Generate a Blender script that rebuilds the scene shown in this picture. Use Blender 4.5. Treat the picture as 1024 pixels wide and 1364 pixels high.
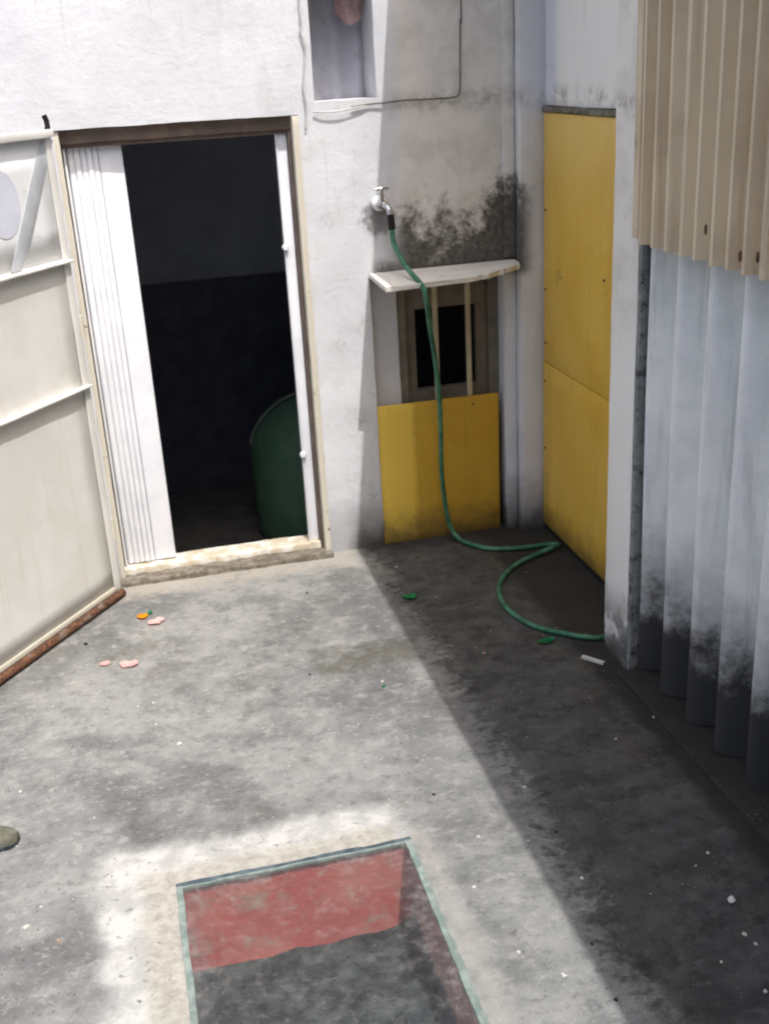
import bpy, bmesh, math, random
from mathutils import Vector, Matrix, noise
R = math.radians
rnd = random.Random(7)
for o in list(bpy.data.objects): bpy.data.objects.remove(o)
S = bpy.context.scene
COL = S.collection

# ------------------------------------------------------------------ camera, light, exposure
CAM_H = 2.3
def add_camera():
    p, r, y = R(21.85), R(3.28), R(12.55)
    f0 = Vector((math.sin(y), math.cos(y), 0)); r0 = Vector((math.cos(y), -math.sin(y), 0))
    fw = f0*math.cos(p) + Vector((0, 0, -1))*math.sin(p)
    d = fw.cross(r0)
    right = r0*math.cos(r) + d*math.sin(r)
    up = -(-r0*math.sin(r) + d*math.cos(r))
    m = Matrix((right, up, -fw)).transposed().to_4x4()
    m.translation = (0, 0, CAM_H)
    cd = bpy.data.cameras.new('camera'); c = bpy.data.objects.new('camera', cd)
    cd.sensor_fit = 'HORIZONTAL'; cd.sensor_width = 36; cd.lens = 1495/1024*36
    cd.clip_start = .05; cd.clip_end = 400
    cd.dof.use_dof = True; cd.dof.focus_distance = 3.6; cd.dof.aperture_fstop = 5.6
    c.matrix_world = m; COL.objects.link(c); S.camera = c
add_camera()
SUN = Vector((.118, -.5, 1)).normalized()
def add_light():
    w = bpy.data.worlds.new('World'); S.world = w; w.use_nodes = True
    nt = w.node_tree; bg = nt.nodes['Background']
    sk = nt.nodes.new('ShaderNodeTexSky'); sk.sky_type = 'NISHITA'; sk.sun_disc = False
    sk.sun_elevation = math.asin(SUN.z); sk.sun_rotation = math.atan2(SUN.x, SUN.y)
    sk.air_density = 1.0; sk.dust_density = 5.0; sk.ozone_density = .6
    nt.links.new(sk.outputs[0], bg.inputs[0]); bg.inputs[1].default_value = .15
    L = bpy.data.lights.new('sun', 'SUN'); L.energy = 2.15; L.angle = R(.4); L.color = (1, .982, .96)
    o = bpy.data.objects.new('sun', L); COL.objects.link(o); o.location = (2, -6, 12)
    o.rotation_euler = (-SUN).to_track_quat('-Z', 'Y').to_euler()
add_light()
S.view_settings.view_transform = 'Standard'; S.view_settings.look = 'None'
S.view_settings.gamma = 1; S.view_settings.use_curve_mapping = False
S.view_settings.exposure = .78
S.render.engine = 'CYCLES'
S.cycles.filter_width = 2.0; S.cycles.max_bounces = 8; S.cycles.diffuse_bounces = 5

# ------------------------------------------------------------------ material helpers
def lin(c):
    f = lambda v: v/12.92 if v <= .04045 else ((v+.055)/1.055)**2.4
    return tuple(f(v/255) for v in c)+(1,)
class NT:
    def __init__(s, name):
        s.m = bpy.data.materials.new(name); s.m.use_nodes = True; s.t = s.m.node_tree
        s.b = s.t.nodes['Principled BSDF']; s.geo = s.t.nodes.new('ShaderNodeNewGeometry')
        s.pos = s.geo.outputs['Position']
    def put(s, sock, v):
        if hasattr(v, 'is_output'): s.t.links.new(v, sock)
        elif v is not None: sock.default_value = v
    def n(s, typ, ins=(), **kw):
        nd = s.t.nodes.new(typ)
        for k, v in kw.items(): setattr(nd, k, v)
        for k, v in dict(ins).items(): s.put(nd.inputs[k], v)
        return nd
    def noise(s, scale, detail=6, rough=.6, dist=0, vec=None, off=None):
        v = vec or s.pos
        if off: v = s.n('ShaderNodeVectorMath', {0: v, 1: off}, operation='ADD').outputs[0]
        return s.n('ShaderNodeTexNoise', {'Vector': v, 'Scale': scale, 'Detail': detail, 'Roughness': rough, 'Distortion': dist}).outputs['Fac']
    def vor(s, scale, feature='F1', vec=None):
        return s.n('ShaderNodeTexVoronoi', {'Vector': vec or s.pos, 'Scale': scale}, feature=feature).outputs['Distance']
    def sc(s, x, y, z, vec=None):
        return s.n('ShaderNodeVectorMath', {0: vec or s.pos, 1: (x, y, z)}, operation='MULTIPLY').outputs[0]
    def xyz(s):
        o = s.n('ShaderNodeSeparateXYZ', {0: s.pos}).outputs; return o[0], o[1], o[2]
    def m2(s, op, a, b=None, clamp=False):
        i = {0: a}
        if b is not None: i[1] = b
        return s.n('ShaderNodeMath', i, operation=op, use_clamp=clamp).outputs[0]
    def add(s, a, b): return s.m2('ADD', a, b)
    def sub(s, a, b): return s.m2('SUBTRACT', a, b)
    def mul(s, a, b): return s.m2('MULTIPLY', a, b)
    def mx(s, a, b): return s.m2('MAXIMUM', a, b)
    def mn(s, a, b): return s.m2('MINIMUM', a, b)
    def st(s, x, a, b):       # smooth step a->b (a may exceed b)
        return s.n('ShaderNodeMapRange', {0: x, 1: a, 2: b, 3: 0.0, 4: 1.0}, interpolation_type='SMOOTHSTEP').outputs[0] if a < b else \
            s.m2('SUBTRACT', 1.0, s.n('ShaderNodeMapRange', {0: x, 1: b, 2: a, 3: 0.0, 4: 1.0}, interpolation_type='SMOOTHSTEP').outputs[0])
    def mix(s, f, a, b, mode='MIX'):
        nd = s.n('ShaderNodeMix', data_type='RGBA', blend_type=mode)
        s.put(nd.inputs[0], f); s.put(nd.inputs[6], a); s.put(nd.inputs[7], b); return nd.outputs[2]
    def box(s, x0, x1, z0, z1, soft, a, b):   # soft mask of a rectangle in coordinates a, b; positive soft fades outwards
        ax = s.mx(s.sub(x0, a), s.sub(a, x1)); bz = s.mx(s.sub(z0, b), s.sub(b, z1))
        return s.mx(ax, bz)
    def done(s, col, rough=.8, bump=None, dist=.01, strength=1.0, metal=0, spec=.3):
        s.put(s.b.inputs['Base Color'], col); s.put(s.b.inputs['Roughness'], rough)
        s.b.inputs['Metallic'].default_value = metal; s.b.inputs['Specular IOR Level'].default_value = spec
        if bump is not None:
            bn = s.n('ShaderNodeBump', {'Height': bump, 'Distance': dist, 'Strength': strength}); s.t.links.new(bn.outputs[0], s.b.inputs['Normal'])
        return s.m

def simple(name, c1, c2, scale=9, rough=.6, bump=.002, metal=0, spec=.3, lo=.4, hi=.62, dirt=None, dl=.58, dh=.75):
    t = NT(name); n1 = t.noise(scale, 8, .62)
    c = t.mix(t.st(n1, lo, hi), lin(c1), lin(c2))
    if dirt: c = t.mix(t.st(t.noise(scale*2.7, 6, .7, off=(3, 8, 1)), dl, dh), c, lin(dirt))
    return t.done(c, t.add(rough-.08, t.mul(n1, .16)), t.noise(scale*9, 5, .6), bump, 1, metal, spec)

def concrete_mat():
    t = NT('concrete'); x, y, z = t.xyz()
    flat = t.sc(1, 1.2, 1)
    a = t.noise(1.7, 8, .62); b = t.noise(5.6, 10, .68, 0, vec=flat, off=(4, 1, 0)); c = t.noise(27, 8, .7, vec=flat, off=(0, 7, 2)); f = t.noise(120, 4, .65)
    m = t.noise(14, 9, .74, 0, vec=flat, off=(2, 6, 0))
    col = t.mix(t.st(a, .36, .62), lin((105, 106, 105)), lin((137, 138, 135)))
    col = t.mix(t.mul(t.st(b, .5, .66), .5), col, lin((154, 152, 148)))              # scoured pale areas
    col = t.mix(t.mul(t.st(b, .49, .36), .45), col, lin((87, 88, 87)))
    col = t.mix(t.mul(t.st(m, .54, .62), .42), col, lin((164, 162, 157)))
    col = t.mix(t.mul(t.st(m, .46, .37), .42), col, lin((80, 79, 80)))
    col = t.mix(t.mul(t.st(c, .55, .66), .4), col, lin((168, 166, 162)))
    col = t.mix(t.mul(t.st(c, .45, .34), .42), col, lin((74, 73, 74)))
    col = t.mix(t.mul(t.st(f, .6, .7), .22), col, lin((178, 176, 172)))
    col = t.mix(t.mul(t.st(f, .4, .3), .25), col, lin((62, 61, 61)))
    # brown-green damp stains
    st = t.mul(t.st(t.noise(2.6, 6, .7, off=(11, 3, 0)), .55, .68), t.st(t.noise(18, 6, .7), .4, .58))
    col = t.mix(t.mul(st, .55), col, lin((92, 88, 74)))
    # the dark stain in front of the wall
    d = t.add(t.box(.62, 1.0, 3.97, 4.12, 0, x, y), t.mul(t.sub(t.noise(9, 6, .65), .5), .5))
    col = t.mix(t.mul(t.st(d, .08, -.06), .7), col, lin((78, 75, 64)))
    # black grime along the right-hand side, with the cast shade painted in
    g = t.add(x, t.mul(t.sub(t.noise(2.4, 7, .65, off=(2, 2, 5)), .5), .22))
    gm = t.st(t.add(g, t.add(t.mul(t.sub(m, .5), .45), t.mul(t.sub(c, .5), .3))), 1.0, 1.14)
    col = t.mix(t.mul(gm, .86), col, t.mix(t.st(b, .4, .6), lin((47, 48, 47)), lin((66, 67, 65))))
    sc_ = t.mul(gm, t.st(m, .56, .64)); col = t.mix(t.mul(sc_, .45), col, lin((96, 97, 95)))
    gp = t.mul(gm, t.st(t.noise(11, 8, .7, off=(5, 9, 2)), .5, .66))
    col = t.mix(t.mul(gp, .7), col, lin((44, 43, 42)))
    br = t.mul(t.st(g, 1.35, 1.75), t.st(t.noise(7, 6, .7, off=(1, 9, 9)), .47, .62))
    col = t.mix(t.mul(br, .6), col, lin((84, 70, 56)))
    # sandy strip under the threshold
    sd = t.add(t.box(-.3, .95, 4.99, 5.3, 0, x, y), t.mul(t.sub(t.noise(7, 7, .7, off=(8, 0, 0)), .5), .3))
    col = t.mix(t.mul(t.st(sd, .07, -.05), .7), col, lin((166, 160, 150)))
    # black line at the foot of the right-hand wall
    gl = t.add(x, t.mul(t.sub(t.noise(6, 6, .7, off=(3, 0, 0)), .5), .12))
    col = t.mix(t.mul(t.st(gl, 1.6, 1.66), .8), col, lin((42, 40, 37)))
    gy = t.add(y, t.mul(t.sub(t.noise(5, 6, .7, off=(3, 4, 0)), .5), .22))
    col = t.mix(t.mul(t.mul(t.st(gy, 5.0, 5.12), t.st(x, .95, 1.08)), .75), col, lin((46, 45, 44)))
    # pale cement patch round the pit
    q = t.box(-.31, .645, 1.5, 3.06, 0, x, y)
    wob = t.mul(t.sub(t.noise(5, 8, .66, off=(6, 6, 0)), .5), .19)
    q = t.add(q, wob)
    qm = t.mul(t.st(q, .045, -.045), t.st(t.noise(30, 6, .7, off=(1, 1, 1)), .27, .44))
    col = t.mix(t.mul(qm, .93), col, t.mix(t.st(t.noise(9, 7, .7), .42, .6), lin((166, 165, 161)), lin((190, 189, 184))))
    q2 = t.add(t.box(-.185, .62, 1.4, 2.94, 0, x, y), t.mul(wob, .45))
    col = t.mix(t.mul(t.st(q2, .02, -.03), .8), col, t.mix(t.st(c, .4, .6), lin((150, 145, 134)), lin((172, 168, 157))))
    q3 = t.add(t.box(.66, .74, 1.2, 2.9, 0, x, y), wob)
    col = t.mix(t.mul(t.st(q3, .03, -.05), .5), col, lin((170, 166, 158)))
    # hairline cracks and paint specks
    cr = t.n('ShaderNodeTexVoronoi', {'Vector': t.n('ShaderNodeVectorMath', {0: t.pos, 1: t.n('ShaderNodeTexNoise', {'Vector': t.pos, 'Scale': 5.0, 'Detail': 6.0}).outputs['Color']}, operation='ADD').outputs[0], 'Scale': 1.1}, feature='DISTANCE_TO_EDGE').outputs['Distance']
    crm = t.mul(t.st(cr, .012, .003), t.st(t.noise(1.3, 3, .5, off=(0, 5, 0)), .5, .6))
    col = t.mix(t.mul(crm, .3), col, lin((60, 59, 58)))
    sp = t.mul(t.st(t.vor(46), .17, .11), t.st(t.noise(7, 3, .6, off=(9, 9, 0)), .54, .64))
    col = t.mix(t.mul(sp, .22), col, lin((196, 195, 190)))
    sp2 = t.mul(t.st(t.vor(33, vec=t.n('ShaderNodeVectorMath', {0: t.pos, 1: (3.3, 1.7, 0)}, operation='ADD').outputs[0]), .15, .09), t.st(t.noise(5, 3, .6, off=(2, 9, 0)), .5, .6))
    col = t.mix(t.mul(sp2, .6), col, lin((58, 57, 56)))
    h = t.add(t.add(t.mul(b, .5), t.mul(c, .35)), t.add(t.mul(f, .12), t.mul(crm, -.12)))
    h = t.add(h, t.mul(qm, .18))
    return t.done(col, t.add(.78, t.mul(c, .2)), h, .012, .9, 0, .25)

def plaster_mat():
    t = NT('whitewash'); x, y, z = t.xyz()
    a = t.noise(1.6, 8, .62); b = t.noise(7, 8, .66, .4, off=(3, 0, 5)); c = t.noise(38, 6, .65); f = t.noise(140, 4, .6)
    stv = t.noise(1, 7, .65, .2, vec=t.sc(9, 9, 1.3))
    col = t.mix(t.st(a, .35, .65), lin((204, 205, 208)), lin((217, 218, 221)))
    col = t.mix(t.mul(t.st(b, .54, .7), .35), col, lin((196, 193, 187)))
    col = t.mix(t.mul(t.st(stv, .55, .72), .22), col, lin((176, 172, 164)))
    col = t.mix(t.mul(t.mul(t.st(x, 1.66, 1.72), t.st(y, 5.0, 4.9)), .85), col, lin((240, 237, 229)))       # paler coat on the side wall, lifting its shaded faces
    # a warmer tone right of the tap, lightened to lift the shaded wall
    gx = t.add(x, t.mul(t.sub(t.noise(3, 6, .6, off=(1, 2, 8)), .5), .12))
    g = t.mul(t.st(gx, 1.27, 1.35), t.mul(t.st(gx, 1.89, 1.83), t.st(z, 1.2, 1.45)))
    col = t.mix(t.mul(g, .85), col, t.mix(t.st(b, .4, .62), lin((224, 219, 210)), lin((208, 203, 193))))
    # grey grime on the column between door and niche
    gr = t.mul(t.mul(t.st(t.noise(5, 8, .7, off=(7, 1, 1)), .5, .68), t.st(c, .38, .6)), t.mul(t.st(x, .88, .98), t.st(x, 1.2, 1.08)))
    col = t.mix(t.mul(gr, .5), col, lin((150, 148, 144)))
    # black mould above the slab, thickest in the inner corner, and under the tap
    mz = t.st(z, 1.88, 1.40); mx_ = t.mul(t.st(x, 1.2, 1.34), t.st(y, 5.0, 5.06))
    mm = t.add(t.mul(mz, .55), t.mul(t.st(x, 1.66, 1.8), t.mul(t.st(z, 2.0, 1.45), .3)))
    mould = t.st(t.add(mm, t.mul(t.sub(t.noise(6.5, 10, .74, 0, off=(0, 0, 3)), .5), 1.5)), .17, .45)
    mould = t.mul(mould, t.mul(t.mul(mx_, t.st(z, 1.3, 1.36)), t.st(x, 1.96, 1.85)))
    low = t.mul(t.mul(t.st(z, 1.47, 1.40), t.st(z, 1.3, 1.36)), t.mul(t.st(x, 1.14, 1.2), t.st(t.noise(14, 6, .7), .3, .5)))
    low = t.mul(t.mul(low, t.st(x, 1.9, 1.86)), t.st(y, 5.0, 5.06))
    tp = t.st(t.add(t.n('ShaderNodeVectorMath', {0: t.pos, 1: (1.2, 5.16, 1.63)}, operation='DISTANCE').outputs['Value'], t.mul(t.sub(t.noise(20, 7, .7), .5), .16)), .10, .04)
    mould = t.mx(t.mx(mould, t.mul(low, .85)), t.mul(tp, .8))
    col = t.mix(t.mul(mould, .93), col, t.mix(t.st(c, .35, .6), lin((44, 43, 42)), lin((86, 82, 74))))
    # brown stain under the small upper opening and at the cable
    cs = t.mul(t.mul(t.st(t.m2('ABSOLUTE', t.sub(z, 2.12)), .07, .0), t.st(t.noise(12, 6, .7, off=(5, 5, 5)), .42, .6)), t.st(x, 1.1, 1.5))
    col = t.mix(t.mul(cs, .5), col, lin((120, 110, 98)))
    # splash-back dirt near the ground
    zz = t.add(z, t.mul(t.sub(t.noise(6, 8, .68, off=(2, 7, 2)), .5), .34))
    col = t.mix(t.mul(t.st(zz, .38, .02), t.mul(t.st(y, 4.9, 5.0), t.add(.4, t.mul(t.st(x, .92, 1.05), .5)))), col, lin((98, 97, 96)))
    col = t.mix(t.mul(t.st(zz, .14, -.02), t.mul(t.st(x, .9, 1.1), .8)), col, lin((52, 51, 51)))
    # right-hand pillar foot: black creeping up
    pf = t.mul(t.st(zz, .42, .12), t.mul(t.st(y, 3.95, 3.8), t.mul(t.st(x, 1.6, 1.7), t.st(b, .36, .56))))
    col = t.mix(t.mul(pf, .85), col, lin((60, 59, 58)))
    cr = t.n('ShaderNodeTexVoronoi', {'Vector': t.n('ShaderNodeVectorMath', {0: t.pos, 1: t.n('ShaderNodeTexNoise', {'Vector': t.pos, 'Scale': 4.0, 'Detail': 8.0, 'Roughness': .65}).outputs['Color']}, operation='ADD').outputs[0], 'Scale': .9}, feature='DISTANCE_TO_EDGE').outputs['Distance']
    crm = t.mul(t.st(cr, .008, .002), t.st(t.noise(1.1, 3, .5, off=(4, 5, 0)), .48, .56))
    col = t.mix(t.mul(crm, .0), col, lin((120, 116, 110)))
    # rain streaks
    rs = t.mul(t.st(t.noise(1, 6, .7, 0, vec=t.sc(26, 26, .9), off=(3, 3, 0)), .56, .7), t.st(t.noise(1.7, 4, .6, off=(8, 2, 6)), .45, .6))
    col = t.mix(t.mul(rs, .3), col, lin((140, 136, 128)))
    h = t.add(t.add(t.mul(a, .5), t.mul(b, .3)), t.add(t.mul(c, .12), t.add(t.mul(f, .04), t.mul(crm, 0.0))))
    return t.done(col, .88, h, .02, .8, 0, .2)

def fibro_mat():
    t = NT('painted_fibrocement'); x, y, z = t.xyz()
    b = t.noise(5, 8, .65, .3); c = t.noise(30, 6, .65); s_ = t.noise(1, 7, .65, .2, vec=t.sc(14, 14, 1.2))
    col = t.mix(t.st(b, .38, .62), lin((222, 224, 223)), lin((234, 235, 233)))
    col = t.mix(t.mul(t.st(s_, .5, .7), .4), col, lin((150, 152, 155)))
    col = t.mix(t.mul(t.st(t.noise(16, 8, .7, off=(4, 4, 4)), .66, .72), .5), col, lin((110, 108, 106)))
    zz = t.add(z, t.mul(t.sub(t.noise(5.0, 10, .76, 0, off=(1, 8, 3)), .5), .75))
    col = t.mix(t.mul(t.st(zz, .80, .3), .6), col, lin((104, 103, 103)))
    col = t.mix(t.mul(t.st(zz, .46, .24), .94), col, lin((40, 40, 40)))
    return t.done(col, .75, t.add(t.mul(b, .4), t.mul(c, .3)), .008, .6, 0, .3)

def brown_mat():
    t = NT('tan_coated_sheet'); b = t.noise(3, 8, .65); s_ = t.noise(1, 7, .65, .2, vec=t.sc(22, 22, .8)); c = t.noise(40, 6, .65)
    col = t.mix(t.st(b, .36, .64), lin((196, 178, 150)), lin((212, 196, 168)))
    col = t.mix(t.mul(t.st(s_, .5, .68), .4), col, lin((148, 128, 107)))
    col = t.mix(t.mul(t.st(t.noise(9, 7, .7, off=(3, 1, 4)), .64, .74), .5), col, lin((104, 84, 66)))
    return t.done(col, .62, t.add(t.mul(b, .5), t.mul(c, .1)), .006, .5, 0, .35)

def yellow_mat(name, c1, c2, faded=False):
    t = NT(name); x, y, z = t.xyz(); b = t.noise(2.2, 7, .6); s_ = t.noise(1, 7, .65, .2, vec=t.sc(10, 10, .9)); c = t.noise(26, 6, .7)
    col = t.mix(t.st(b, .36, .66), lin(c1), lin(c2))
    col = t.mix(t.mul(t.st(s_, .5, .72), .35), col, lin((176, 140, 48)))
    col = t.mix(t.mul(t.st(c, .62, .74), .35), col, lin((130, 104, 44)))
    if faded:       # a paler strip along the left side of the low board
        col = t.mix(t.mul(t.st(t.add(x, t.mul(t.sub(t.noise(6, 7, .7, off=(5, 2, 2)), .5), .06)), 1.34, 1.30), .85), col, lin((232, 198, 86)))
    zz = t.add(z, t.mul(t.sub(t.noise(9, 7, .7), .5), .3))
    col = t.mix(t.mul(t.st(zz, .22, -.02), .8), col, lin((70, 60, 42)))
    col = t.mix(t.mul(t.st(t.noise(5, 9, .74, off=(7, 7, 7)), .60, .68), .45), col, lin((120, 96, 42)))
    col = t.mix(t.mul(t.st(t.noise(17, 9, .74, off=(1, 7, 3)), .64, .68), .7), col, lin((92, 78, 48)))
    sk_ = t.mul(t.st(t.noise(1, 7, .7, 0, vec=t.sc(34, 34, .8), off=(2, 0, 9)), .6, .7), .4); col = t.mix(sk_, col, lin((140, 112, 48)))
    # sun-bleached head of the tall board
    col = t.mix(t.mul(t.st(t.add(z, t.mul(t.sub(b, .5), .5)), 1.45, 2.05), .55), col, lin((226, 194, 118)))
    return t.done(col, t.add(.42, t.mul(c, .2)), t.add(t.mul(b, .6), t.mul(c, .06)), .008, .5, 0, .4)

def gate_mat():
    t = NT('cream_gate_paint'); x, y, z = t.xyz(); b = t.noise(3, 8, .65); c = t.noise(26, 7, .68); s_ = t.noise(1, 7, .65, .3, vec=t.sc(16, 16, 1.5))
    col = t.mix(t.st(b, .38, .62), lin((212, 211, 205)), lin((222, 221, 217)))
    col = t.mix(t.mul(t.st(s_, .54, .72), .3), col, lin((190, 183, 164)))
    col = t.mix(t.mul(t.st(c, .66, .74), .4), col, lin((150, 136, 112)))
    col = t.mix(t.mul(t.st(t.noise(70, 5, .7, off=(4, 2, 2)), .7, .74), .7), col, lin((116, 78, 48)))
    return t.done(col, .48, t.add(t.mul(b, .7), t.mul(c, .08)), .006, .5, 0, .4)

def dusty_glass():
    t = NT('dusty_glass'); nt = t.t; x, y, z = t.xyz()
    n1 = t.noise(5, 9, .7); n2 = t.noise(22, 9, .74, off=(3, 1, 0)); n3 = t.noise(70, 5, .7)
    dust = t.add(.07, t.add(t.mul(t.st(n1, .44, .66), .12), t.mul(t.st(n2, .5, .64), .12)))
    edge = t.st(t.add(t.box(-.02, .575, 1.7, 2.80, 0, x, y), t.mul(t.sub(n1, .5), .12)), -.03, .03)     # more dirt left along the rim
    dust = t.m2('MINIMUM', t.add(dust, t.mul(edge, .2)), .7)
    nz = t.n('ShaderNodeSeparateXYZ', {0: t.geo.outputs['Normal']}).outputs[2]
    top = t.mul(t.m2('GREATER_THAN', nz, .5), t.sub(1.0, t.geo.outputs['Backfacing']))          # dirt and gloss sit on the upper face only
    dust = t.mul(dust, top)
    d = t.n('ShaderNodeBsdfDiffuse', {0: t.mix(t.st(n2, .4, .62), lin((96, 96, 100)), lin((150, 147, 143)))})
    tr = t.n('ShaderNodeBsdfTransparent', {0: (.93, .96, .945, 1)}); gl = t.n('ShaderNodeBsdfGlossy', {'Roughness': .22})
    fr = t.n('ShaderNodeFresnel', {0: 1.45})
    a = t.n('ShaderNodeMixShader', {0: t.mul(fr.outputs[0], top), 1: tr.outputs[0], 2: gl.outputs[0]})
    b = t.n('ShaderNodeMixShader', {0: dust, 1: a.outputs[0], 2: d.outputs[0]})
    nt.links.new(b.outputs[0], nt.nodes['Material Output'].inputs['Surface']); return t.m
def rust_mat(name, base, amount):
    t = NT(name); c = t.noise(16, 8, .68, .3); d = t.noise(60, 6, .7)
    r = t.mix(t.st(d, .35, .65), lin((58, 40, 32)), lin((118, 82, 60)))
    col = t.mix(t.st(c, .62-amount*.4, .68-amount*.4), lin(base), r)
    return t.done(col, .75, t.add(c, t.mul(d, .4)), .004, .8, 0, .3)

M = dict(
 glass=dusty_glass(),
 concrete=concrete_mat(), plaster=plaster_mat(), fibro=fibro_mat(), brown=brown_mat(),
 yellow=yellow_mat('yellow_board_paint', (216, 172, 64), (224, 184, 82)), yellow_pale=yellow_mat('weathered_yellow_board_paint', (192, 152, 50), (202, 164, 62), True),
 gate=gate_mat(), gate_panel=simple('white_gate_panel', (222, 225, 226), (230, 232, 233), 5, .5, .001, dirt=(208, 208, 204)),
 shadow_bar=simple('grey_shadow_paint', (168, 172, 177), (182, 186, 190), 8, .5, .001),
 smear=simple('lilac_smear_paint', (200, 203, 216), (208, 211, 222), 8, .5, .0005),
 rust=rust_mat('rusty_steel', (112, 100, 90), .6), frame=rust_mat('cream_frame_paint', (206, 200, 184), .0), head=simple('brown_header_steel', (112, 98, 88), (128, 112, 100), 9, .7, .003, dirt=(84, 66, 56)),
 alu=simple('white_coated_aluminium', (226, 228, 233), (236, 237, 241), 6, .38, .0006, spec=.5, dirt=(196, 194, 188), dl=.66, dh=.8),
 dark=simple('black_gap', (14, 14, 15), (20, 20, 21), 9, .9), inner=simple('dark_interior_plaster', (188, 192, 206), (200, 204, 214), 4, .9), dado=simple('black_tiled_dado', (86, 88, 104), (100, 102, 118), 6, .4),
 inner_floor=simple('dark_interior_floor', (92, 92, 94), (112, 110, 108), 5, .8),
 sill=simple('worn_sill', (196, 184, 160), (222, 219, 212), 14, .8, .006, dirt=(122, 96, 64)),
 rubble=simple('rough_mortar', (120, 112, 100), (158, 150, 136), 26, .95, .012, dirt=(80, 74, 66)),
 slab=simple('slab_cement', (214, 211, 202), (226, 224, 217), 9, .85, .004, dirt=(166, 160, 146)),
 win=simple('window_brown_frame', (112, 104, 92), (128, 119, 106), 9, .6), bar=simple('cream_window_bar', (176, 166, 138), (190, 180, 152), 14, .5, dirt=(140, 120, 88)),
 pane=simple('dark_glass', (8, 9, 12), (12, 13, 16), 4, .3, .0002, spec=.06),
 curtain=simple('grey_lilac_sheet', (176, 176, 186), (192, 193, 200), 4, .7, .002, dirt=(150, 146, 148)),
 pink=simple('dusty_pink_cloth', (184, 150, 150), (206, 176, 172), 12, .95, .006, dirt=(132, 104, 94)),
 chrome=simple('chrome', (200, 200, 200), (214, 214, 212), 20, .18, .0004, metal=1, spec=.5), black=simple('black_rubber', (20, 20, 21), (30, 30, 31), 20, .6), white_plastic=simple('white_plastic', (226, 226, 222), (236, 236, 232), 20, .4),
 hose=simple('green_hose', (42, 94, 72), (72, 124, 98), 14, .45, .0008, spec=.4, lo=.42, hi=.6, dirt=(70, 116, 88)),
 greenpaint=simple('grey_green_frame_paint', (116, 130, 124), (144, 156, 149), 18, .6, .003, dirt=(118, 128, 122), dl=.5, dh=.7),
 bluesteel=simple('blue_grey_steel', (62, 74, 84), (92, 104, 110), 16, .55, .003, dirt=(130, 140, 136)),
 red=simple('faded_red_paint', (196, 98, 96), (206, 124, 116), 5, .85, .003, dirt=(178, 138, 128), dl=.5, dh=.7),
 reddirt=simple('grimy_red_render', (170, 104, 98), (178, 132, 122), 9, .9, .005, dirt=(96, 80, 74), dl=.5, dh=.68),
 pitfloor=simple('wet_black_silt', (40, 42, 45), (76, 79, 83), 9, .8, .012, lo=.36, hi=.68, dirt=(118, 117, 114), dl=.56, dh=.74),
 tank=simple('green_plastic', (84, 126, 102), (98, 138, 114), 6, .5, .001, spec=.5), rim=simple('pale_rim', (120, 134, 122), (138, 148, 138), 9, .5),
 cable=simple('dark_cable', (84, 80, 76), (104, 100, 94), 20, .7), cable_pale=simple('painted_over_cable', (186, 185, 184), (206, 205, 203), 20, .7),
 chip=simple('white_chip', (186, 184, 178), (206, 204, 198), 30, .8), darkchip=simple('dark_crumb', (34, 32, 30), (52, 48, 44), 30, .9),
 tan=simple('tan_crumb', (166, 126, 88), (186, 146, 108), 30, .9), pinkfoil=simple('pink_wrapper', (236, 198, 194), (246, 214, 210), 30, .5, .0008), yellowfoil=simple('orange_yellow_wrapper', (244, 186, 24), (250, 160, 18), 60, .45, .0008),
 greenfoil=simple('green_wrapper', (16, 132, 76), (26, 156, 92), 30, .3, .0008, spec=.5), shoe=simple('olive_grey_suede', (92, 92, 80), (112, 110, 98), 30, .85, .003), shoe_dark=simple('dark_shoe_lining', (38, 46, 50), (66, 76, 80), 30, .6),
 greystrip=simple('grey_cement_strip', (122, 126, 126), (140, 143, 142), 9, .9, .005, dirt=(66, 66, 66), dl=.5, dh=.66),
 roofm=simple('grey_roof_sheet', (130, 128, 124), (146, 144, 140), 5, .8, .003),
)

# ------------------------------------------------------------------ geometry helpers
def obj(name, bm, mat, parent=None, smooth=None):
    me = bpy.data.meshes.new(name); bmesh.ops.recalc_face_normals(bm, faces=bm.faces); bm.to_mesh(me); bm.free()
    for m in (mat if isinstance(mat, (list, tuple)) else [mat]): me.materials.append(m)
    if smooth is not None:
        me.polygons.foreach_set('use_smooth', [True]*len(me.polygons))
        if smooth < 180: me.set_sharp_from_angle(angle=R(smooth))
    o = bpy.data.objects.new(name, me); COL.objects.link(o)
    if parent: o.parent = parent; o.matrix_parent_inverse = parent.matrix_world.inverted()
    return o
def thing(name, label, cat, loc=(0, 0, 0), group=None):
    o = bpy.data.objects.new(name, None); COL.objects.link(o); o.location = loc
    o.matrix_world = Matrix.Translation(loc); o.empty_display_size = .1
    return tag(o, label, cat, group)
def tag(o, label, cat, group=None):
    o['label'] = label; o['category'] = cat
    if group: o['group'] = group
    return o
def struct(name, bm, mat, smooth=None):
    o = obj(name, bm, mat, None, smooth); o['kind'] = 'structure'; return o
def box(x0, x1, y0, y1, z0, z1, bev=0, bm=None, seg=2):
    b = bmesh.new()
    bmesh.ops.create_cube(b, size=1, matrix=Matrix.Translation(((x0+x1)/2, (y0+y1)/2, (z0+z1)/2)) @ Matrix.Diagonal((x1-x0, y1-y0, z1-z0, 1)))
    if bev: bmesh.ops.bevel(b, geom=b.edges[:], offset=bev, segments=seg, affect='EDGES', profile=.6)
    if bm is None: return b
    me = bpy.data.meshes.new('t'); b.to_mesh(me); b.free(); bm.from_mesh(me); bpy.data.meshes.remove(me); return bm
def xf(bm, m): bmesh.ops.transform(bm, matrix=m, verts=bm.verts[:]); return bm
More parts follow.
